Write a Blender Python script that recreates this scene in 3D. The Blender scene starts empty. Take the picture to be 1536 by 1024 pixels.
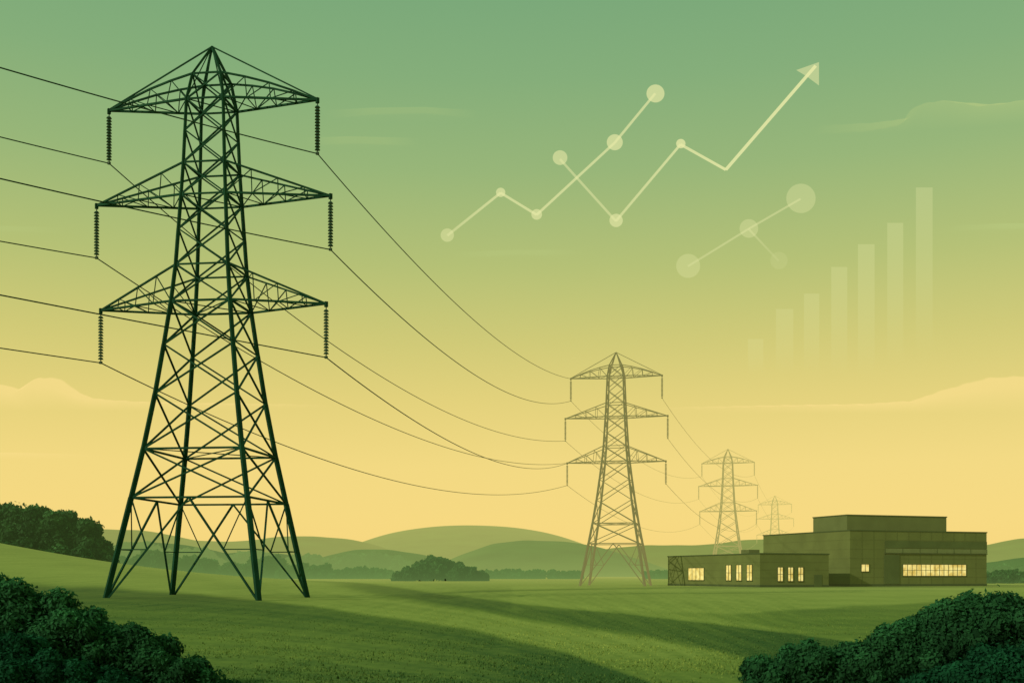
import bpy, bmesh, math, random
import numpy as np
from mathutils import Vector, Matrix
random.seed(7); rng=np.random.default_rng(7)
S=bpy.context.scene
S.view_settings.view_transform='Standard'; S.view_settings.look='None'; S.view_settings.exposure=0
col=S.collection
EYE=2.3
def lin(r,g,b,a=1.0):
    f=lambda c:(c/255/12.92) if c/255<=0.04045 else ((c/255+0.055)/1.055)**2.4
    return (f(r),f(g),f(b),a)
# ---------------------------------------------------------------- camera
cd=bpy.data.cameras.new('camera'); cam=bpy.data.objects.new('camera',cd); col.objects.link(cam)
cam.location=(0,0,EYE); cam.rotation_euler=(math.radians(90),0,0)
cd.lens=40; cd.sensor_width=36; cd.shift_y=0.228; cd.clip_end=20000; cd.clip_start=0.1
S.camera=cam
# ---------------------------------------------------------------- light
sun_dir=Vector((-0.72,-0.60,0.40)).normalized()
sd=bpy.data.lights.new('sun','SUN'); sd.energy=2.5; sd.angle=math.radians(0.6); sd.color=(1,0.94,0.66)
so=bpy.data.objects.new('sun',sd); col.objects.link(so)
so.rotation_euler=sun_dir.to_track_quat('Z','Y').to_euler(); so.location=(-60,20,60)
w=bpy.data.worlds.new('World'); S.world=w; w.use_nodes=True
nt=w.node_tree; N=nt.nodes; L=nt.links
for n in list(N): N.remove(n)
out=N.new('ShaderNodeOutputWorld'); bg=N.new('ShaderNodeBackground'); L.new(bg.outputs[0],out.inputs[0])
tc=N.new('ShaderNodeTexCoord'); sp=N.new('ShaderNodeSeparateXYZ'); L.new(tc.outputs['Generated'],sp.inputs[0])
rp=N.new('ShaderNodeValToRGB'); L.new(sp.outputs['Z'],rp.inputs[0])
stops=[(0.0,(250,216,126)),(0.045,(250,219,128)),(0.095,(246,219,128)),(0.15,(231,212,121)),(0.2,(211,204,116)),(0.26,(184,195,115)),
       (0.335,(154,184,119)),(0.40,(135,176,121)),(0.46,(123,170,121)),(0.7,(105,155,115)),(1.0,(95,145,110))]
el=rp.color_ramp.elements
el[0].position=0; el[0].color=lin(*stops[0][1]); el[1].position=1; el[1].color=lin(*stops[-1][1])
for p,c in stops[1:-1]:
    e=el.new(p); e.color=lin(*c)
sk=N.new('ShaderNodeTexSky'); sk.sky_type='NISHITA'; sk.sun_disc=False
sk.sun_elevation=math.asin(sun_dir.z); sk.sun_rotation=math.atan2(sun_dir.x,sun_dir.y)
sm=N.new('ShaderNodeVectorMath'); sm.operation='SCALE'; sm.inputs['Scale'].default_value=0.08
L.new(sk.outputs[0],sm.inputs[0])
mx=N.new('ShaderNodeMix'); mx.data_type='RGBA'; mx.inputs[0].default_value=0.05
L.new(rp.outputs[0],mx.inputs[6]); L.new(sm.outputs[0],mx.inputs[7])
L.new(mx.outputs[2],bg.inputs[0]); bg.inputs[1].default_value=1.0

# ---------------------------------------------------------------- materials
def math_node(nt,op,a,b=None,clamp=False):
    n=nt.nodes.new('ShaderNodeMath'); n.operation=op; n.use_clamp=clamp
    for i,v in enumerate((a,b)):
        if v is None: continue
        if isinstance(v,(int,float)): n.inputs[i].default_value=v
        else: nt.links.new(v,n.inputs[i])
    return n.outputs[0]
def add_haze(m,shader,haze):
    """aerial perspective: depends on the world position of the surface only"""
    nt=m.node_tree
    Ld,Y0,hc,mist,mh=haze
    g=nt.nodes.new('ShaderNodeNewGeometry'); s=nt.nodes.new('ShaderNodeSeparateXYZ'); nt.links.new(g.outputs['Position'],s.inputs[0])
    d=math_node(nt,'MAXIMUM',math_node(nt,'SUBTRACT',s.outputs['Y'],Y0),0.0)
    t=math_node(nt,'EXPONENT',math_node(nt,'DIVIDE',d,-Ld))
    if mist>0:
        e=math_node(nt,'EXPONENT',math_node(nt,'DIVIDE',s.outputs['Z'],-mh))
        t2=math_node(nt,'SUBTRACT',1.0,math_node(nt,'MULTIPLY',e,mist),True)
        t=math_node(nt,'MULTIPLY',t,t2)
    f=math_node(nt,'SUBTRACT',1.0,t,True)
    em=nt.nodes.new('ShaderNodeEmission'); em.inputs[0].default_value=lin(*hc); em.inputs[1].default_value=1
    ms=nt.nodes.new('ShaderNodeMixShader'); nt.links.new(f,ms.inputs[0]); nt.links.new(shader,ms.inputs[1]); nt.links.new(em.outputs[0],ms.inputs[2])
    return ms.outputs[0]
def mat(name,c,rough=0.85,haze=None,var=0.2,scale=1.0,tint=False,transl=0.0,bump=0.0,metal=0.0,spec=0.3):
    m=bpy.data.materials.new(name); m.use_nodes=True; nt=m.node_tree
    p=nt.nodes['Principled BSDF']; o=nt.nodes['Material Output']
    p.inputs['Roughness'].default_value=rough; p.inputs['Metallic'].default_value=metal
    p.inputs['Specular IOR Level'].default_value=spec
    t=nt.nodes.new('ShaderNodeTexCoord'); nz=nt.nodes.new('ShaderNodeTexNoise'); nz.inputs['Scale'].default_value=scale; nz.inputs['Detail'].default_value=5
    nt.links.new(t.outputs['Object'],nz.inputs['Vector'])
    mr=nt.nodes.new('ShaderNodeMapRange'); mr.inputs[1].default_value=0.3; mr.inputs[2].default_value=0.7
    mr.inputs[3].default_value=1-var; mr.inputs[4].default_value=1+var
    nt.links.new(nz.outputs[0],mr.inputs[0])
    v=nt.nodes.new('ShaderNodeVectorMath'); v.operation='SCALE'; v.inputs[0].default_value=c[:3]; nt.links.new(mr.outputs[0],v.inputs['Scale'])
    cout=v.outputs[0]
    if tint:
        a=nt.nodes.new('ShaderNodeAttribute'); a.attribute_name='tint'
        v2=nt.nodes.new('ShaderNodeVectorMath'); v2.operation='MULTIPLY'; nt.links.new(cout,v2.inputs[0]); nt.links.new(a.outputs['Color'],v2.inputs[1]); cout=v2.outputs[0]
    nt.links.new(cout,p.inputs['Base Color'])
    if bump>0:
        b=nt.nodes.new('ShaderNodeBump'); b.inputs['Strength'].default_value=bump; nt.links.new(nz.outputs[0],b.inputs['Height']); nt.links.new(b.outputs[0],p.inputs['Normal'])
    sh=p.outputs[0]
    if transl>0:
        tr=nt.nodes.new('ShaderNodeBsdfTranslucent'); nt.links.new(cout,tr.inputs[0])
        ms=nt.nodes.new('ShaderNodeMixShader'); ms.inputs[0].default_value=transl
        nt.links.new(sh,ms.inputs[1]); nt.links.new(tr.outputs[0],ms.inputs[2]); sh=ms.outputs[0]
    if haze: sh=add_haze(m,sh,haze)
    nt.links.new(sh,o.inputs[0])
    return m
def glow_mat(name,c,attr=True,alpha=1.0,strength=1.0):
    m=bpy.data.materials.new(name); m.use_nodes=True; nt=m.node_tree
    for n in list(nt.nodes):
        if n.type=='BSDF_PRINCIPLED': nt.nodes.remove(n)
    o=nt.nodes['Material Output']; em=nt.nodes.new('ShaderNodeEmission'); em.inputs[0].default_value=c; em.inputs[1].default_value=strength
    tr=nt.nodes.new('ShaderNodeBsdfTransparent'); ms=nt.nodes.new('ShaderNodeMixShader')
    if attr:
        a=nt.nodes.new('ShaderNodeAttribute'); a.attribute_name='tint'
        nt.links.new(a.outputs['Fac'],ms.inputs[0])
    else: ms.inputs[0].default_value=alpha
    nt.links.new(tr.outputs[0],ms.inputs[1]); nt.links.new(em.outputs[0],ms.inputs[2]); nt.links.new(ms.outputs[0],o.inputs[0])
    return m
def empty(name,loc=(0,0,0),rz=0):
    e=bpy.data.objects.new(name,None); col.objects.link(e); e.location=loc; e.rotation_euler=(0,0,rz); return e
def mesh_obj(name,V,F,m,parent=None,smooth=False,tint=None):
    me=bpy.data.meshes.new(name); me.from_pydata([tuple(v) for v in V],[],F); me.update()
    if tint is not None:
        ca=me.color_attributes.new('tint','FLOAT_COLOR','POINT')
        t=np.asarray(tint,dtype=np.float32)
        if t.ndim==1: t=np.stack([t,t,t,np.ones_like(t)],1)
        ca.data.foreach_set('color',t.ravel())
    me.materials.append(m)
    if smooth: me.shade_smooth()
    o=bpy.data.objects.new(name,me); col.objects.link(o)
    if parent: o.parent=parent
    return o

# ---------------------------------------------------------------- terrain
def zt(x,y):
    x=np.asarray(x,float); y=np.asarray(y,float)
    z=20*np.exp(-((x+170)**2)/(2*55**2)-((y-200)**2)/(2*70**2))
    z=z+0.10*np.sin(x*0.09+y*0.05)*np.exp(-y/120)
    return z
def smooth(a,b,x):
    t=np.clip((x-a)/(b-a),0,1); return t*t*(3-2*t)
nu,nv=560,420
b=np.linspace(-1.3,1.3,nu)                       # bearing (x over y)
iv=np.concatenate([np.linspace(1/4.,1/22.,60)[:-1],np.linspace(1/22.,1/9000.,nv-59)])
B,IV=np.meshgrid(b,iv); Yg=1/IV; Xg=B*Yg; Zg=zt(Xg,Yg)
def curve(pts,Bv): 
    xs=[(p[0]-768)/1707 for p in pts]; ys=[p[1] for p in pts]; return np.interp(Bv,xs,ys)
def crop_and_shade(x,y):
    """field paleness: crop tones plus painted light and shadow bands, as bearing -> dip curves"""
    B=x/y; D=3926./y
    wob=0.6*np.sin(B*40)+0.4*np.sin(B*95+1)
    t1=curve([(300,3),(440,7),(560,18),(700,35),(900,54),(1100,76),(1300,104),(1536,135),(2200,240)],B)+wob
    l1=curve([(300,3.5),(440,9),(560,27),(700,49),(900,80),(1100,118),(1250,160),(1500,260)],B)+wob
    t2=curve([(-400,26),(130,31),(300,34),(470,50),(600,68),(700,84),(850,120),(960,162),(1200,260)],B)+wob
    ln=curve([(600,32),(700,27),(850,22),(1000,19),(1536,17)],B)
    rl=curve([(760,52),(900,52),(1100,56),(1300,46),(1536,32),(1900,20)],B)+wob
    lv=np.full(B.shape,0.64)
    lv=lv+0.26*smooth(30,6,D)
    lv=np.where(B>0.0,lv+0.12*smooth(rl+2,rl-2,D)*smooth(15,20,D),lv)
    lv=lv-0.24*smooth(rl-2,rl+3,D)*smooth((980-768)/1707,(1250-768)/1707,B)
    lv=lv-0.42*smooth(t1-1.5,t1+1.5,D)*(1-smooth(l1-4,l1+9,D))*smooth(-0.2,-0.1,B)  # dark swoosh: shaded side of a ridge, painted into the ground colour
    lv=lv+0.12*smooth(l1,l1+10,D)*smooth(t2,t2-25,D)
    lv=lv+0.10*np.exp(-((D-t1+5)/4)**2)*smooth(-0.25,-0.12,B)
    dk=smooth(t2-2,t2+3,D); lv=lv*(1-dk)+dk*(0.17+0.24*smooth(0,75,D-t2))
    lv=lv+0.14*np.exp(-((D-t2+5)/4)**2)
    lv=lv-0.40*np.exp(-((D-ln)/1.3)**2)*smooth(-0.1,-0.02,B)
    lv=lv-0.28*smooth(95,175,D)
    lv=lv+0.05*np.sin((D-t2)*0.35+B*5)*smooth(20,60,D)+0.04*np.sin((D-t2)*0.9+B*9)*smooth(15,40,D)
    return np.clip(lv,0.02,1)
lv=crop_and_shade(Xg,Yg)
V=np.stack([Xg.ravel(),Yg.ravel(),Zg.ravel()],1)
rows,cols=B.shape
idx=np.arange(rows*cols).reshape(rows,cols)
F=np.stack([idx[:-1,:-1].ravel(),idx[:-1,1:].ravel(),idx[1:,1:].ravel(),idx[1:,:-1].ravel()],1).tolist()
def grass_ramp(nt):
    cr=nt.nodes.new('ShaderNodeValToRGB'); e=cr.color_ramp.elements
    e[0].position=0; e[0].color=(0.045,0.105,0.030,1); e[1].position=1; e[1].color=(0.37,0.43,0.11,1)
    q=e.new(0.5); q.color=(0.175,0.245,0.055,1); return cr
gm=bpy.data.materials.new('grass_fields'); gm.use_nodes=True; nt=gm.node_tree; p=nt.nodes['Principled BSDF']; p.inputs['Roughness'].default_value=0.95; p.inputs['Specular IOR Level'].default_value=0.05
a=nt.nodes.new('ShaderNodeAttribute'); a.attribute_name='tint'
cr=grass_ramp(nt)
t=nt.nodes.new('ShaderNodeTexCoord')
def noise(sc,det,rot=None,scl=None):
    n=nt.nodes.new('ShaderNodeTexNoise'); n.inputs['Scale'].default_value=sc; n.inputs['Detail'].default_value=det
    if scl:
        mp=nt.nodes.new('ShaderNodeMapping'); mp.inputs['Scale'].default_value=scl; mp.inputs['Rotation'].default_value=(0,0,rot); nt.links.new(t.outputs['Object'],mp.inputs[0]); nt.links.new(mp.outputs[0],n.inputs['Vector'])
    else: nt.links.new(t.outputs['Object'],n.inputs['Vector'])
    return n.outputs[0]
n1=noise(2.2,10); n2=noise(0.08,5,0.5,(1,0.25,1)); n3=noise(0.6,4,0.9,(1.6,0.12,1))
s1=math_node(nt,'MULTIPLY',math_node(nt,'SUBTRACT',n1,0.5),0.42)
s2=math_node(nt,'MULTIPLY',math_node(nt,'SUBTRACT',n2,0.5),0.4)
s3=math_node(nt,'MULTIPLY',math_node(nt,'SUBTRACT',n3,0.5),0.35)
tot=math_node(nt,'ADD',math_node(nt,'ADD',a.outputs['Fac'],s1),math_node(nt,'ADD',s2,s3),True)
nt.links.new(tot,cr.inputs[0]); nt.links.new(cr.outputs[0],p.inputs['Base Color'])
bp=nt.nodes.new('ShaderNodeBump'); bp.inputs['Strength'].default_value=0.4; bp.inputs['Distance'].default_value=0.1; nt.links.new(n1,bp.inputs['Height']); nt.links.new(bp.outputs[0],p.inputs['Normal'])
sh=add_haze(gm,p.outputs[0],(1100,60,(178,182,98),0,1)); nt.links.new(sh,nt.nodes['Material Output'].inputs[0])
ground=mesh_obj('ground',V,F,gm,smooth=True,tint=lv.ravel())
# grass tufts standing in the near field
tm=bpy.data.materials.new('grass_blades'); tm.use_nodes=True; nt=tm.node_tree; p=nt.nodes['Principled BSDF']; p.inputs['Roughness'].default_value=0.8; p.inputs['Specular IOR Level'].default_value=0.1
a=nt.nodes.new('ShaderNodeAttribute'); a.attribute_name='tint'; cr=grass_ramp(nt); nt.links.new(a.outputs['Fac'],cr.inputs[0]); nt.links.new(cr.outputs[0],p.inputs['Base Color'])
n=80000
yy=1/rng.uniform(1/85.,1/21.,n); bb=rng.uniform(-0.5,0.5,n); xx=bb*yy
cl=np.sin(xx*1.3+2*np.sin(yy*.5))+np.sin(yy*0.9+xx*.4); keep=cl+rng.normal(size=n)*.8>-0.4; xx=xx[keep];yy=yy[keep]; n=len(xx)
zz=zt(xx,yy)-0.01; h=rng.uniform(0.025,0.07,n); wdt=h*rng.uniform(.25,.5,n)*1.0; an=rng.uniform(0,math.pi,n); lx=rng.normal(size=n)*.3*h; ly=rng.normal(size=n)*.3*h
Vt=np.stack([np.stack([xx-np.cos(an)*wdt,yy-np.sin(an)*wdt,zz],1),np.stack([xx+np.cos(an)*wdt,yy+np.sin(an)*wdt,zz],1),np.stack([xx+lx,yy+ly,zz+h],1)],1).reshape(-1,3)
tl_=np.repeat(np.clip(crop_and_shade(xx,yy)*0.88+rng.normal(size=n)*.07-.02,0,1),3)
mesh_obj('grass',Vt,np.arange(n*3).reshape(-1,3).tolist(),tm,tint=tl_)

# ---------------------------------------------------------------- hills
def hill(name,y0,depth,pts,c,haze,amp):
    """rolling ridge: pts = (x, height) world profile"""
    xs=np.array([q[0] for q in pts],float); hs=np.array([q[1] for q in pts],float)
    nx,ny=260,40
    X=np.linspace(xs[0],xs[-1],nx); 
    H=np.interp(X,xs,hs); k=np.hanning(21); k/=k.sum(); H=np.convolve(np.pad(H,10,'edge'),k,'valid')
    r=sum(np.sin(X/ (depth*s)+ph)*a_ for s,ph,a_ in((0.12,1,0.5),(0.05,2,0.3),(0.024,0,0.2)))
    Yl=np.linspace(-1.6,1.6,ny)
    XX,YY=np.meshgrid(X,Yl); ZZ=(H+r*amp)[None,:]*np.exp(-YY**2*1.6)-3
    V=np.stack([XX.ravel(),(y0+YY*depth).ravel(),ZZ.ravel()],1)
    idx=np.arange(nx*ny).reshape(ny,nx)
    F=np.stack([idx[:-1,:-1].ravel(),idx[:-1,1:].ravel(),idx[1:,1:].ravel(),idx[1:,:-1].ravel()],1).tolist()
    return mesh_obj(name,V,F,mat(name+'_grass',c,haze=haze,var=0.3,scale=0.01),smooth=True)
def prof(y,pts): return [((px-768)/1707*y,EYE+(862-py)/1707*y+3) for px,py in pts]
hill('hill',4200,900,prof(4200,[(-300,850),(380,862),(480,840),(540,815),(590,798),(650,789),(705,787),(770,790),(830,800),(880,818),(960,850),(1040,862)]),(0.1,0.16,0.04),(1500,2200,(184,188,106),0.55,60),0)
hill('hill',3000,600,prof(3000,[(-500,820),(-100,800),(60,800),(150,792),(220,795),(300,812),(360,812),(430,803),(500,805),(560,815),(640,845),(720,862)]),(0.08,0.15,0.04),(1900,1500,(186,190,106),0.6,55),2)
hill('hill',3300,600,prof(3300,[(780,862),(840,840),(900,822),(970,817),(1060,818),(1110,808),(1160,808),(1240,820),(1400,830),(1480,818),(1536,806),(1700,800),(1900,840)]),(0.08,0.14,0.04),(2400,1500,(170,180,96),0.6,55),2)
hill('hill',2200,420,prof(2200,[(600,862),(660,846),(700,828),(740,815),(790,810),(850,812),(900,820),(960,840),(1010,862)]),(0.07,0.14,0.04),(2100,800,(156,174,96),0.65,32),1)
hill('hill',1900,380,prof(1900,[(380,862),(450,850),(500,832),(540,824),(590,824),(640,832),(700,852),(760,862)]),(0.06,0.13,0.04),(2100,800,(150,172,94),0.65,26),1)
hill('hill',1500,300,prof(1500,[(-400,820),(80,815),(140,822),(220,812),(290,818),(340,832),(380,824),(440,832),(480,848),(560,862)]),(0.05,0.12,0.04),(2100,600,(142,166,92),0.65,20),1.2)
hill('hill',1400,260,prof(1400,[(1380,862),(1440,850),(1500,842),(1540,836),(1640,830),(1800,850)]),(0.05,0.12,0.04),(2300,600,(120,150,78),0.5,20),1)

# ---------------------------------------------------------------- foliage
def foliage(name,blobs,leaf,cover,m,nsub=12,subr=(0.28,0.42),parent=None,core=0.86,shade=(0.35,1.5)):
    P=[];Nn=[];R=[];T=[]
    balls=[]
    for (x,y,z,r) in blobs:
        balls.append((np.array((x,y,z)),r*0.95,0.8))
        for k in range(nsub):
            d=rng.normal(size=3); d/=np.linalg.norm(d)
            if d[2]<-0.3: d[2]*=-1
            rr=r*rng.uniform(*subr); balls.append((np.array((x,y,z))+d*(r*rng.uniform(0.72,0.95)),rr,rng.uniform(0.75,1.25)))
    for c,r,tn in balls:
        n=max(12,int(cover*4*math.pi*r*r/(leaf*leaf*1.1)))
        d=rng.normal(size=(n,3)); d/=np.linalg.norm(d,axis=1)[:,None]
        rad=r*(rng.uniform(0.80,1.04,n)+0.10*np.abs(rng.normal(size=n))*(rng.random(n)<0.25))
        P.append(c+d*rad[:,None]); nn=d+rng.normal(size=(n,3))*0.5; nn/=np.linalg.norm(nn,axis=1)[:,None]; Nn.append(nn)
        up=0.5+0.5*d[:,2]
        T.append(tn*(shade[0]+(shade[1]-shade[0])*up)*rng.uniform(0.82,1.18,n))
    P=np.concatenate(P);Nn=np.concatenate(Nn);T=np.concatenate(T)
    n=len(P)
    a_=rng.normal(size=(n,3)); u=np.cross(Nn,a_); u/=np.linalg.norm(u,axis=1)[:,None]; v=np.cross(Nn,u)
    s=(leaf*rng.uniform(0.6,1.35,n))[:,None]
    VV=np.stack([P+u*s,P+v*s*0.55,P-u*s,P-v*s*0.55],1).reshape(-1,3)
    FF=np.arange(n*4).reshape(-1,4); TT=np.repeat(T,4)
    V=[VV];F=FF.tolist();Tn=[TT];off=len(VV)
    for c,r,tn in balls:
        bm=bmesh.new(); bmesh.ops.create_icosphere(bm,subdivisions=2,radius=r*core)
        vs=np.array([vv.co[:] for vv in bm.verts]); vs*=rng.uniform(0.88,1.06,(len(vs),1)); vs+=c
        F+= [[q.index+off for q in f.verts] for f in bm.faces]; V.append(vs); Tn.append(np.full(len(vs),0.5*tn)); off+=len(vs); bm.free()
    return mesh_obj(name,np.concatenate(V),F,m,parent=parent,tint=np.concatenate(Tn))
def stems(name,pts,m,parent):
    V=[];F=[]
    for (a_,b_,r0,r1) in pts:
        a_=Vector(a_);b_=Vector(b_);d=(b_-a_).normalized();u=d.orthogonal().normalized();v=d.cross(u);k=len(V)
        for c,r in((a_,r0),(b_,r1)):
            for i in range(7):
                an=i/7*2*math.pi; V.append(c+u*math.cos(an)*r+v*math.sin(an)*r)
        for i in range(7): F.append([k+i,k+(i+1)%7,k+7+(i+1)%7,k+7+i])
    return mesh_obj(name,V,F,m,parent=parent,smooth=True)
bark=mat('bark',(0.05,0.06,0.035,1),scale=4,var=0.3)
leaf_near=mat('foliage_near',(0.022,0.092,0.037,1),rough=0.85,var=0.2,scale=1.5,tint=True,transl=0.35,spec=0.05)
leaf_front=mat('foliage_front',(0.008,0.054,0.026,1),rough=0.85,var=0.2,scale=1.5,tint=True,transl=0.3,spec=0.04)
def bush(blobs,leaf,m,cover=1.3):
    e=empty('bush',(0,0,0))
    foliage('foliage',blobs,leaf,cover,m,parent=e)
    stems('stems',[((x,y,float(zt(x,y))-0.1),(x+random.uniform(-.2,.2),y,z+0.2*r),0.06,0.03) for x,y,z,r in blobs],bark,e)
    return e
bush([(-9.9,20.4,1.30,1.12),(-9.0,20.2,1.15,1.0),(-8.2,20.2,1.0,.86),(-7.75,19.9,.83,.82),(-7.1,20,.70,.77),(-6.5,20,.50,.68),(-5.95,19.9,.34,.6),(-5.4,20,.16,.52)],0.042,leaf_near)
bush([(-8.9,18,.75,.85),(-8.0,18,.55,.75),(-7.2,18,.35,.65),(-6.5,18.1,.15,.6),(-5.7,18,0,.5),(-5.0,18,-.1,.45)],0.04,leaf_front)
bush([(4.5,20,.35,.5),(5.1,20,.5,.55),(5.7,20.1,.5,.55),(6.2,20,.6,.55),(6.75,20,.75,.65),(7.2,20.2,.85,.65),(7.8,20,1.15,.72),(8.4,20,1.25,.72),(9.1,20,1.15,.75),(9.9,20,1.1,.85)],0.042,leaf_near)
bush([(6.6,18,.2,.55),(7.2,18,.35,.6),(7.9,18,.5,.7),(8.7,18,.6,.75)],0.04,leaf_front)

leaf_mid=mat('foliage_mid',(0.028,0.08,0.027,1),rough=0.8,var=0.25,scale=0.15,tint=True,transl=0.25,haze=(700,180,(120,150,80),0,1),spec=0.1)
def grove(name,trees,leaf,m,nsub=10):
    e=empty(name); bl=[];st=[]
    for (x,y,top,r) in trees:
        g=float(zt(x,y))
        zc=top-r*1.15; bl.append((x,y,zc,r*0.9))
        for k in range(4):
            an=random.uniform(0,6.28); bl.append((x+math.cos(an)*r*0.7,y+math.sin(an)*r*0.5,zc-r*random.uniform(.1,.7),r*random.uniform(.45,.7)))
        st.append(((x,y,g-0.3),(x,y,zc),r*0.09,r*0.04))
    foliage('crowns',bl,leaf,1.15,m,nsub=nsub,parent=e,core=0.88); stems('trunks',st,bark,e)
    return e
def tp(px,py,y,r): return ((px-768)/1707*y,y,EYE+(862-py)/1707*y,r)
grove('tree_grove',[tp(-70,752,262,8),tp(-30,744,258,7),tp(10,741,255,7),tp(45,756,252,6.0),tp(85,757,255,6.5),tp(118,768,256,5.5),tp(138,794,256,4.2),tp(158,822,255,3.2),tp(15,800,245,6),tp(70,810,246,6),tp(115,820,246,5)],0.45,leaf_mid)
leaf_far=mat('foliage_far',(0.035,0.09,0.03,1),rough=0.9,var=0.25,scale=0.08,tint=True,transl=0.2,haze=(420,280,(116,148,82),0.3,4),spec=0.05)
grove('tree_grove',[tp(598,853,446,2.4),tp(612,847,440,3.2),tp(630,838,440,4.2),tp(650,829,442,4.6),tp(668,833,448,4.2),tp(688,841,440,4),tp(706,847,440,3.4),tp(722,853,446,2.4)],0.6,leaf_far)
def treeline(name,y,spec,m,leaf):
    tr=[]
    for (p0,p1,top,jit,r) in spec:
        n=int((p1-p0)/1707*y/(r*1.1))+1
        for i in range(n+1):
            px=p0+(p1-p0)*i/n+random.uniform(-2,2); arch=max(0.0,math.sin(math.pi*i/n))**.5
            tr.append(tp(px,862-(862-top)*(.55+.45*arch)+random.uniform(-jit,jit),y+random.uniform(-12,12),r*random.uniform(.7,1.25)))
    e=empty(name); bl=[]
    for x,yy,top,r in tr:
        z=max(top-r,r*.3); bl.append((x,yy,z,r))
        while z>r*.6:
            z-=r*1.1; bl.append((x+random.uniform(-.4,.4)*r,yy-1,max(z,r*.3),r*1.05))
    foliage('crowns',bl,leaf,1.0,m,nsub=6,parent=e,core=0.9)
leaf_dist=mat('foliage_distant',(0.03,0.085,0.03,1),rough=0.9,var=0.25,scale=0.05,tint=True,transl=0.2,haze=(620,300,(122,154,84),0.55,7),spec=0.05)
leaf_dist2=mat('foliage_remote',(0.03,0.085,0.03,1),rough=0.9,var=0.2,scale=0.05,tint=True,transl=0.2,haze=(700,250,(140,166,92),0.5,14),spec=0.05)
treeline('distant_treeline',980,[(150,260,812,3,8),(240,330,820,4,8),(345,420,822,3,8),(410,500,832,3,7),(495,610,828,3,7)],leaf_dist2,1.6)
treeline('distant_treeline',700,[(150,205,836,3,4),(195,262,826,3,5),(255,330,833,3,5),(330,375,842,3,4),(370,430,832,3,5),(425,500,844,3,4),(500,585,850,2,3),(715,870,854,1.5,2.6),(585,615,857,1,2.5),(970,1010,854,2,3),(1480,1560,848,3,4)],leaf_dist,1.1)
treeline('distant_treeline',330,[(1484,1560,856,2.5,1.8),(1560,1700,856,3,2)],leaf_far,0.5)

# ---------------------------------------------------------------- electricity pylons
class MB:
    def __init__(s): s.V=[];s.F=[]
    def beam(s,a,b,t):
        a=Vector(a);b=Vector(b);d=b-a
        if d.length<1e-4:return
        d.normalize(); u=d.orthogonal().normalized() if abs(d.z)>0.99 else d.cross(Vector((0,0,1))).normalized(); v=d.cross(u); k=len(s.V); h=t/2
        for c in(a,b):
            for i,j in((-1,-1),(1,-1),(1,1),(-1,1)): s.V.append(c+u*h*i+v*h*j)
        s.F+=[[k,k+1,k+5,k+4],[k+1,k+2,k+6,k+5],[k+2,k+3,k+7,k+6],[k+3,k,k+4,k+7],[k+3,k+2,k+1,k],[k+4,k+5,k+6,k+7]]
    def cyl(s,x,y,z0,z1,r0,r1=None,n=10):
        r1=r0 if r1 is None else r1;k=len(s.V)
        for z,r in((z0,r0),(z1,r1)):
            for i in range(n): s.V.append(Vector((x+r*math.cos(2*math.pi*i/n),y+r*math.sin(2*math.pi*i/n),z)))
        for i in range(n): s.F.append([k+i,k+(i+1)%n,k+n+(i+1)%n,k+n+i])
        s.F.append(list(range(k+n,k+2*n))); s.F.append(list(range(k+n-1,k-1,-1)))
    def box(s,x0,x1,y0,y1,z0,z1):
        k=len(s.V)
        s.V+=[Vector(q) for q in((x0,y0,z0),(x1,y0,z0),(x1,y1,z0),(x0,y1,z0),(x0,y0,z1),(x1,y0,z1),(x1,y1,z1),(x0,y1,z1))]
        s.F+=[[k+3,k+2,k+1,k],[k+4,k+5,k+6,k+7],[k,k+1,k+5,k+4],[k+1,k+2,k+6,k+5],[k+2,k+3,k+7,k+6],[k+3,k,k+4,k+7]]
WZ=[(0,13.6),(9,10.4),(13.3,8.9),(17.5,7.6),(21.8,6.5),(26.5,5.4),(29.8,4.8),(36.1,4.1),(39,3.8),(44.7,3.4),(47.1,2.6)]
def wd(z): return float(np.interp(z,[q[0] for q in WZ],[q[1] for q in WZ]))
def corners(z):
    h=wd(z)/2; return [Vector((sx*h,sy*h,z)) for sx,sy in((-1,-1),(1,-1),(1,1),(-1,1))]
TIPS=[(44.7,9.8,47.1),(36.1,11.0,39.0),(26.5,10.6,29.8)]
INS=4.8
lat=MB()
lev=[0,9,13.3,18.2,22.6,26.5,29.8,33.0,36.1,39.0,41.9,44.7,47.1]
for a_,b_ in zip(lev[:-1],lev[1:]):
    A=corners(a_);Bc=corners(b_); tl=0.40-0.20*(a_/47)
    for i in range(4):
        j=(i+1)%4
        lat.beam(A[i],Bc[i],tl)
        td=0.145 if b_<=27 else 0.125
        if a_==0:
            mid=(Bc[i]+Bc[j])/2
            lat.beam(A[i],mid,0.16); lat.beam(A[j],mid,0.16)
            for c,d_ in((A[i],Bc[i]),(A[j],Bc[j])):
                lat.beam(c.lerp(d_,.5),c.lerp(mid,.5),0.09); lat.beam(d_,c.lerp(mid,.5),0.10)
        else:
            lat.beam(A[i],Bc[j],td); lat.beam(A[j],Bc[i],td)
        if b_ in(9,13.3,26.5,29.8,36.1,39.0,44.7,47.1): lat.beam(Bc[i],Bc[j],0.17 if b_<27 else 0.14)
    if b_ in(13.3,26.5,36.1,44.7): lat.beam(Bc[0],Bc[2],0.08); lat.beam(Bc[1],Bc[3],0.08)
for c in corners(0): lat.box(c.x-.3,c.x+.3,c.y-.3,c.y+.3,-0.8,0.08)
apex=Vector((0,0,50.0)); T=corners(47.1)
for c in T: lat.beam(c,apex,0.18)
for c in corners(44.7): lat.beam(c,apex,0.08)
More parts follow.
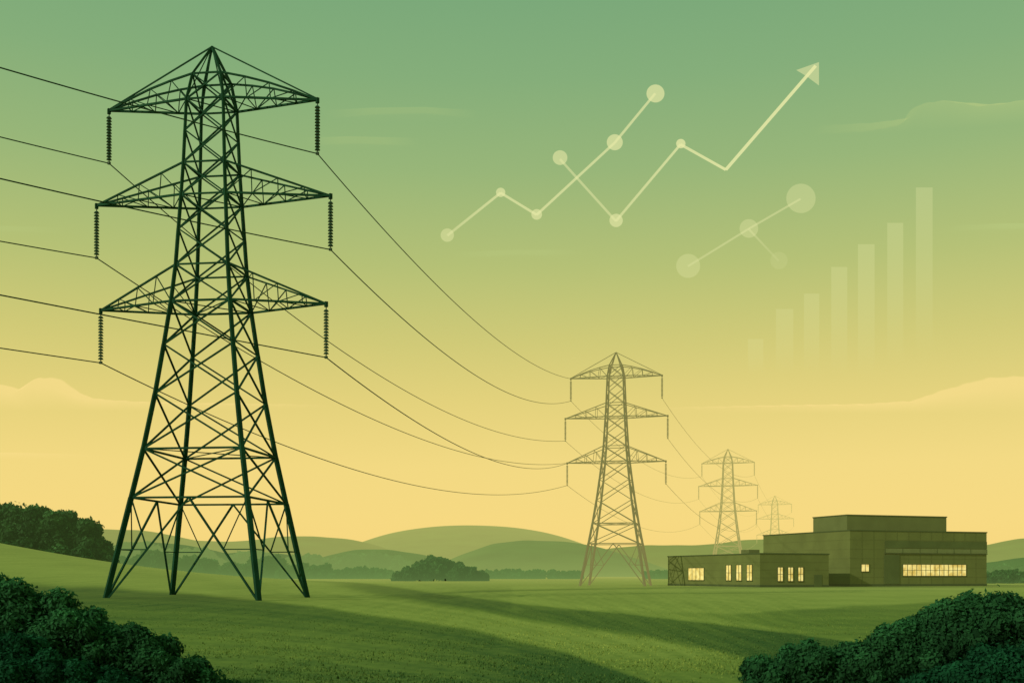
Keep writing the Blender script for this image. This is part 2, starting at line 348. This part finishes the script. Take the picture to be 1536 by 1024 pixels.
for zi,(za,tip,ztop) in enumerate(TIPS):
    for sx in(-1,1):
        h=wd(za)/2; ht=wd(ztop)/2; tipv=Vector((sx*tip,0,za))
        bot=[Vector((sx*h,-h,za)),Vector((sx*h,h,za))]; top=[Vector((sx*ht,-ht,ztop)),Vector((sx*ht,ht,ztop))]
        def topc(k,t):
            q=top[k].lerp(tipv,t)
            if zi==0: q=q+Vector((0,0,0.3*math.sin(math.pi*t)))
            return q
        for k in(0,1):
            lat.beam(bot[k],tipv,0.17)
            n=4; prev=topc(k,0)
            for i in range(1,n+1):
                c=topc(k,i/n); lat.beam(prev,c,0.15); prev=c
            for i in range(n-1):
                t0=i/n;t1_=(i+1)/n
                lat.beam(bot[k].lerp(tipv,t0),topc(k,t1_),0.075)
                lat.beam(topc(k,t1_),bot[k].lerp(tipv,t1_),0.07)
        for i in range(1,4):
            t0=i/4; lat.beam(bot[0].lerp(tipv,t0),bot[1].lerp(tipv,t0),0.07); lat.beam(bot[i%2].lerp(tipv,t0),bot[1-i%2].lerp(tipv,t0-0.25),0.07)
        lat.beam(tipv-Vector((0,0,0.3)),tipv+Vector((0,0,0.18)),0.26)
    if zi==0:
        for sx in(-1,1): lat.beam(apex,Vector((sx*tip,0,za+0.1)),0.11)
ins=MB()
for za,tip,zt_ in TIPS:
    for sx in(-1,1):
        ins.cyl(sx*tip,0,za-INS,za,0.05)
        for i in range(15): ins.cyl(sx*tip,0,za-0.55-i*0.27-0.15,za-0.55-i*0.27,0.25,0.15)
        ins.cyl(sx*tip,0,za-INS-0.08,za-INS+0.12,0.16)
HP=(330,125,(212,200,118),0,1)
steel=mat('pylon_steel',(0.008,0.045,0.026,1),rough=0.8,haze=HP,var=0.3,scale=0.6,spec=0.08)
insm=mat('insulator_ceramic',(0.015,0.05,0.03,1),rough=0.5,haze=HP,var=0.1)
lat_o=None
def pylon(x,y,yaw):
    global lat_o,ins_o
    e=empty('electricity_pylon',(x,y,0),yaw)
    if lat_o is None:
        lat_o=mesh_obj('lattice_tower',lat.V,lat.F,steel,parent=e); ins_o=mesh_obj('insulator_strings',ins.V,ins.F,insm,parent=e)
    else:
        for s_ in(lat_o,ins_o):
            o=bpy.data.objects.new(s_.name.split('.')[0],s_.data); col.objects.link(o); o.parent=e
    return Matrix.Translation((x,y,0))@Matrix.Rotation(yaw,4,'Z')
P1=pylon(-27.1,102.8,math.radians(-7)); P2=pylon(22.3,243.8,math.radians(-12)); P3=pylon(81.8,431,math.radians(-16)); P4=pylon(158,684,math.radians(-17))
P0=pylon(-120,-14,math.radians(-35))
def att(P,i,sx,hang=True):
    za,tip,_=TIPS[i]; return P@Vector((sx*tip,0,za-(INS if hang else 0)))
wires=[]
def wire(a_,b_,sag,r=0.05): wires.append((a_,b_,sag,r))
for i in range(3):
    for sx in(-1,1): wire(att(P1,i,sx),att(P0,i,sx),(4.2,3.2,0.4)[i] if sx>0 else (2.4,2.2,0.4)[i])
wire(att(P1,0,1),att(P2,0,-1,False),4); wire(att(P1,1,1),att(P2,0,-1),5); wire(att(P1,2,1),att(P2,2,-1,False),4.5)
wire(att(P1,0,-1),att(P2,1,-1),7); wire(att(P1,1,-1),att(P2,2,-1,False),6); wire(att(P1,2,-1),att(P2,2,-1),6)
for i in range(3):
    for sx in(-1,1):
        wire(att(P2,i,sx),att(P3,i,sx),6,0.04); wire(att(P3,i,sx),att(P4,i,sx),7,0.04)
cu=bpy.data.curves.new('power_line_cable','CURVE'); cu.dimensions='3D'; cu.bevel_depth=1.0; cu.bevel_resolution=1
for a_,b_,sag,r in wires:
    s_=cu.splines.new('POLY'); n=48; s_.points.add(n)
    for i in range(n+1):
        t0=i/n; q=a_.lerp(b_,t0); q.z-=4*sag*t0*(1-t0); s_.points[i].co=(*q,1); s_.points[i].radius=r
cu.materials.append(mat('cable_aluminium',(0.012,0.045,0.025,1),rough=0.7,haze=HP,var=0.05,spec=0.1))
co=bpy.data.objects.new('power_line_cable',cu); col.objects.link(co)

# ---------------------------------------------------------------- building
bd=empty('office_building',(47.5,218,0),math.radians(20))
HB=(1500,100,(140,148,75),0,1)
wall=mat('metal_cladding',(0.12,0.145,0.05,1),rough=0.8,haze=HB,var=0.12,scale=0.3,spec=0.1)
wall2=mat('penthouse_cladding',(0.11,0.135,0.055,1),rough=0.8,haze=HB,var=0.12,scale=0.3,spec=0.1)
seam=mat('cladding_joint',(0.098,0.12,0.043,1),rough=0.8,haze=HB,var=0.1,spec=0.1)
trim=mat('roof_trim',(0.05,0.075,0.033,1),rough=0.7,haze=HB,var=0.1,spec=0.1)
bandm=mat('glass_band',(0.13,0.165,0.08,1),rough=0.4,haze=HB,var=0.1,spec=0.25)
darkm=mat('recessed_panels',(0.07,0.1,0.04,1),rough=0.7,haze=HB,var=0.15,scale=0.3,spec=0.1)
wing=MB(); main=MB(); pent=MB(); tr=MB(); seams=MB(); fr=MB(); band=MB(); lit=MB()
def coping(x0,x1,y0,y1,z):
    tr.box(x0-.12,x1+.12,y0-.12,y1+.12,z,z+.22)
wing.box(0,15.6,0,37.4,-.5,6.35); coping(0,15.6,0,37.4,6.35)
main.box(24.3,59.1,5,37,-.5,11.3); coping(24.3,59.1,5,37,11.3)
main.box(15.6,24.3,14,34,-.5,5.2)          # link
pent.box(25.8,51.1,8,19.8,11.52,14.6); coping(25.8,51.1,8,19.8,14.6)
tr.box(-.06,15.66,-.06,37.46,-.5,.45); tr.box(24.24,59.16,4.94,37.06,-.5,.5)
for i in range(1,4): seams.box(-.03,0,0,37.4,i*1.5+.3,i*1.5+.35); seams.box(0,15.6,-.03,0,i*1.5+.3,i*1.5+.35)
for i in range(1,6):
    seams.box(24.27,24.3,5,37,i*1.9,i*1.9+.06)
    seams.box(24.3,59.1,4.97,5,i*1.9,i*1.9+.06)
for i in range(1,12): seams.box(24.3+i*2.9-.03,24.3+i*2.9+.03,4.955,4.97,.5,11.3)
def win_front(x0,x1,z0,z1,y,n,rows=1):
    lit.box(x0,x1,y-.06,y-.04,z0,z1)
    f=.09
    fr.box(x0-f,x1+f,y-.16,y-.0,z0-f-.05,z0); fr.box(x0-f,x1+f,y-.14,y-.0,z1,z1+f)
    for i in range(n+1):
        xx=x0+(x1-x0)*i/n; fr.box(xx-f/2,xx+f/2,y-.13,y-.0,z0,z1)
    for r in range(1,rows):
        zz=z0+(z1-z0)*r/rows; fr.box(x0,x1,y-.10,y-.061,zz-.04,zz+.04)
def win_side(y0,y1,z0,z1,x,n,rows=1):
    lit.box(x-.06,x-.04,y0,y1,z0,z1); f=.11
    fr.box(x-.16,x-.0,y0-f,y1+f,z0-f-.05,z0); fr.box(x-.14,x-.0,y0-f,y1+f,z1,z1+f)
    for i in range(n+1):
        yy=y0+(y1-y0)*i/n; fr.box(x-.13,x-.0,yy-f/2,yy+f/2,z0,z1)
    for r in range(1,rows):
        zz=z0+(z1-z0)*r/rows; fr.box(x-.10,x-.061,y0,y1,zz-.04,zz+.04)
for i in range(3): win_front(3.9+i*2.3,5.1+i*2.3,1.2,3.8,0,2,2)
for i in range(3): win_side(2.6+i*3.9,4.6+i*3.9,1.3,4.3,0,2,2)
win_side(21.3,28.0,1.3,3.8,0,4,1)
win_front(27.0,28.9,3.1,4.5,5,2,1)
win_front(37.3,53.6,2.2,4.5,5,14,2)
band.box(32.8,59.1,4.86,4.94,6.9,7.8)
dark=MB(); dark.box(32.8,59.1,4.88,4.93,7.9,9.4); dark.box(32.6,36.4,4.85,4.93,.5,6.5)
for i in range(7): fr.box(32.8+i*4.38-.03,32.8+i*4.38+.03,4.80,4.86,6.9,7.8)
fr.box(32.6,59.15,4.7,5,6.70,6.83)
pent.box(44,47,22,26,11.52,13.0); pent.box(5,7.5,12,15,6.57,7.5)
dark.box(12.2,14.0,-.09,-.065,.0,2.4)
for n_,mb,m_ in(('low_wing',wing,wall),('main_block',main,wall),('penthouse',pent,wall2),('roof_trim',tr,trim),('cladding_seams',seams,seam),('window_frames',fr,trim),('glazing_band',band,bandm),('dark_panels',dark,darkm)):
    mesh_obj(n_,mb.V,mb.F,m_,parent=bd)
wm=bpy.data.materials.new('lit_windows'); wm.use_nodes=True; nt=wm.node_tree; p=nt.nodes['Principled BSDF']; p.inputs['Base Color'].default_value=(.3,.25,.1,1); p.inputs['Roughness'].default_value=.2
t=nt.nodes.new('ShaderNodeTexCoord'); nz=nt.nodes.new('ShaderNodeTexNoise'); nz.inputs['Scale'].default_value=0.9; nt.links.new(t.outputs['Object'],nz.inputs['Vector'])
cr=nt.nodes.new('ShaderNodeValToRGB'); cr.color_ramp.elements[0].position=.35; cr.color_ramp.elements[0].color=lin(205,170,80); cr.color_ramp.elements[1].position=.65; cr.color_ramp.elements[1].color=lin(252,232,145)
nt.links.new(nz.outputs[0],cr.inputs[0]); nt.links.new(cr.outputs[0],p.inputs['Emission Color']); p.inputs['Emission Strength'].default_value=0.78
mesh_obj('lit_windows',lit.V,lit.F,wm,parent=bd)

# ---------------------------------------------------------------- sky charts (flat translucent figures hanging in the sky)
K=0.5; CY=853.5
def C(px,py): return ((px-768)*K,(862-py)*K)
class Flat:
    def __init__(s): s.V=[];s.F=[];s.T=[]
    def seg(s,a_,b_,wid,al,y=0,al2=None):
        ax,az=C(*a_);bx,bz=C(*b_);dx,dz=bx-ax,bz-az;l=math.hypot(dx,dz);nx,nz=-dz/l*wid*K/2,dx/l*wid*K/2;k=len(s.V)
        s.V+=[(ax+nx,y,az+nz),(bx+nx,y,bz+nz),(bx-nx,y,bz-nz),(ax-nx,y,az-nz)];s.F.append([k,k+1,k+2,k+3]);al2=al if al2 is None else al2;s.T+=[al,al2,al2,al]
    def disc(s,c,r,al,y=-1.0):
        cx,cz=C(*c);n=40;k=len(s.V)
        for i in range(n): s.V.append((cx+r*K*math.cos(2*math.pi*i/n),y,cz+r*K*math.sin(2*math.pi*i/n)));s.T.append(al)
        s.F.append(list(range(k,k+n)))
    def poly(s,pts,al,y=-1.0):
        k=len(s.V)
        for i,q in enumerate(pts):
            x,z=C(*q); s.V.append((x,y,z)); s.T.append(al[i] if isinstance(al,(list,tuple)) else al)
        s.F.append(list(range(k,k+len(pts))))
    def done(s,name,part,m):
        e=empty(name,(0,CY,EYE)); mesh_obj(part,s.V,s.F,m,parent=e,tint=s.T); return e
cm=glow_mat('chart_light',lin(232,234,168))
f=Flat()
l1p=[(671,353),(751,289),(805,322),(922,214),(983,140)]; a1=[.40,.6,.6,.6,.6]
for i in range(4): f.seg(l1p[i],l1p[i+1],3.8,a1[i],0,a1[i+1])
l2p=[(840,238),(924,331),(1021,216),(1089,254),(1224,98)]
for i in range(4): f.seg(l2p[i],l2p[i+1],(3.6,3.8,4.2,4.8)[i],(.42,.52,.68,.8)[i],0.6,(.45,.68,.8,.85)[i])
for c,r,al in(((671,353),10,.40),((751,289),7,.58),((805,322),8,.55),((922,214),12,.6),((983,141),13.5,.62),((840,237),11,.52),((924,331),10,.55),((1021,216),7,.72)): f.disc(c,r,al)
f.poly([(1228,94),(1194,106),(1209,115),(1228,129)],.45)
f.done('line_chart','lines_and_markers',cm)
f=Flat()
f.seg((1032,399),(1123,343),3,.27,0,.35); f.seg((1123,343),(1201,298),3,.35); f.seg((1123,343),(1168,391),3,.3,0,.1)
for c,r,al in(((1032,399),18,.25),((1123,343),14,.28),((1201,298),22,.28),((1168,391),13,.10)): f.disc(c,r,al)
f.done('network_graph','nodes_and_links',cm)
f=Flat()
for x0,x1,t0,b0,al in((1122,1145,508,560,.13),(1164,1190,463,560,.15),(1206,1229,440,558,.17),(1247,1271,400,560,.19),(1287,1312,366,562,.21),(1331,1355,334,545,.21),(1374,1399,281,528,.22)):
    m_=(t0*.45+b0*.55)
    f.poly([(x0,t0),(x1,t0),(x1,m_),(x0,m_)],[al,al,al*.6,al*.6],0); f.poly([(x0,m_),(x1,m_),(x1,b0),(x0,b0)],[al*.6,al*.6,0,0],0)
f.done('bar_chart','bars',cm)

# ---------------------------------------------------------------- clouds
def cloud(tops,bottom,al,c,y=5000,lump=0.0):
    xs=np.linspace(tops[0][0],tops[-1][0],240); tz=np.interp(xs,[q[0] for q in tops],[q[1] for q in tops])
    k=np.hanning(7);k/=k.sum(); tz=np.convolve(np.pad(tz,3,'edge'),k,'valid')
    tz=tz-lump*(np.abs(np.sin(xs*0.09))+0.6*np.abs(np.sin(xs*0.17+1)))
    bz=np.interp(xs,[q[0] for q in bottom],[q[1] for q in bottom])
    edge=np.minimum(1,np.minimum(xs-xs[0],xs[-1]-xs)/ (0.3*(xs[-1]-xs[0])))
    kk=y/1707; V=[];T=[];n=len(xs)
    for r,(fr_,am) in enumerate(((0,0),(0.06,.9),(0.4,.8),(1,0))):
        for i in range(n):
            z=tz[i]+(bz[i]-tz[i])*fr_; bul=120*math.sin(math.pi*fr_)
            V.append(((xs[i]-768)*kk,y-bul,EYE+(862-z)*kk)); T.append(al*am*edge[i])
    F=[[r*n+i,r*n+i+1,(r+1)*n+i+1,(r+1)*n+i] for r in range(3) for i in range(n-1)]
    mesh_obj('cloud',V,F,c,tint=T,smooth=True)
cy=glow_mat('cloud_vapour_low',lin(255,226,146)); cg=glow_mat('cloud_vapour_high',lin(188,205,132))
cloud([(-660,585),(-220,580),(-80,572),(0,576),(18,581),(35,586),(46,572),(62,566),(80,567),(95,570),(108,580),(122,592),(150,600),(220,605),(500,612)],[(-660,618),(500,615)],.62,cy,lump=1.5)
cloud([(980,616),(1150,611),(1290,608),(1370,602),(1400,590),(1440,578),(1480,567),(1540,564),(1600,568),(1700,590),(2050,608)],[(980,619),(2050,618)],.6,cy,lump=1.5)
cloud([(1210,204),(1300,199),(1352,189),(1362,167),(1385,156),(1415,152),(1440,156),(1465,161),(1500,158),(1536,151),(1600,146),(2000,180)],[(1210,206),(1400,196),(1536,186),(2000,190)],.40,cg,lump=1.0)
cloud([(490,180),(560,173),(640,171),(720,180)],[(490,184),(720,184)],.12,cg)
cloud([(460,220),(530,216),(630,220)],[(460,224),(630,224)],.12,cg)
cloud([(680,388),(770,383),(870,384)],[(680,391),(870,388)],.15,cg)
cloud([(1405,349),(1480,344),(1700,342)],[(1405,352),(1700,349)],.25,cg)
cloud([(-160,350),(20,347),(110,352)],[(-160,356),(110,355)],.15,cg)
cloud([(-160,682),(40,679),(150,684)],[(-160,688),(150,688)],.35,cy)
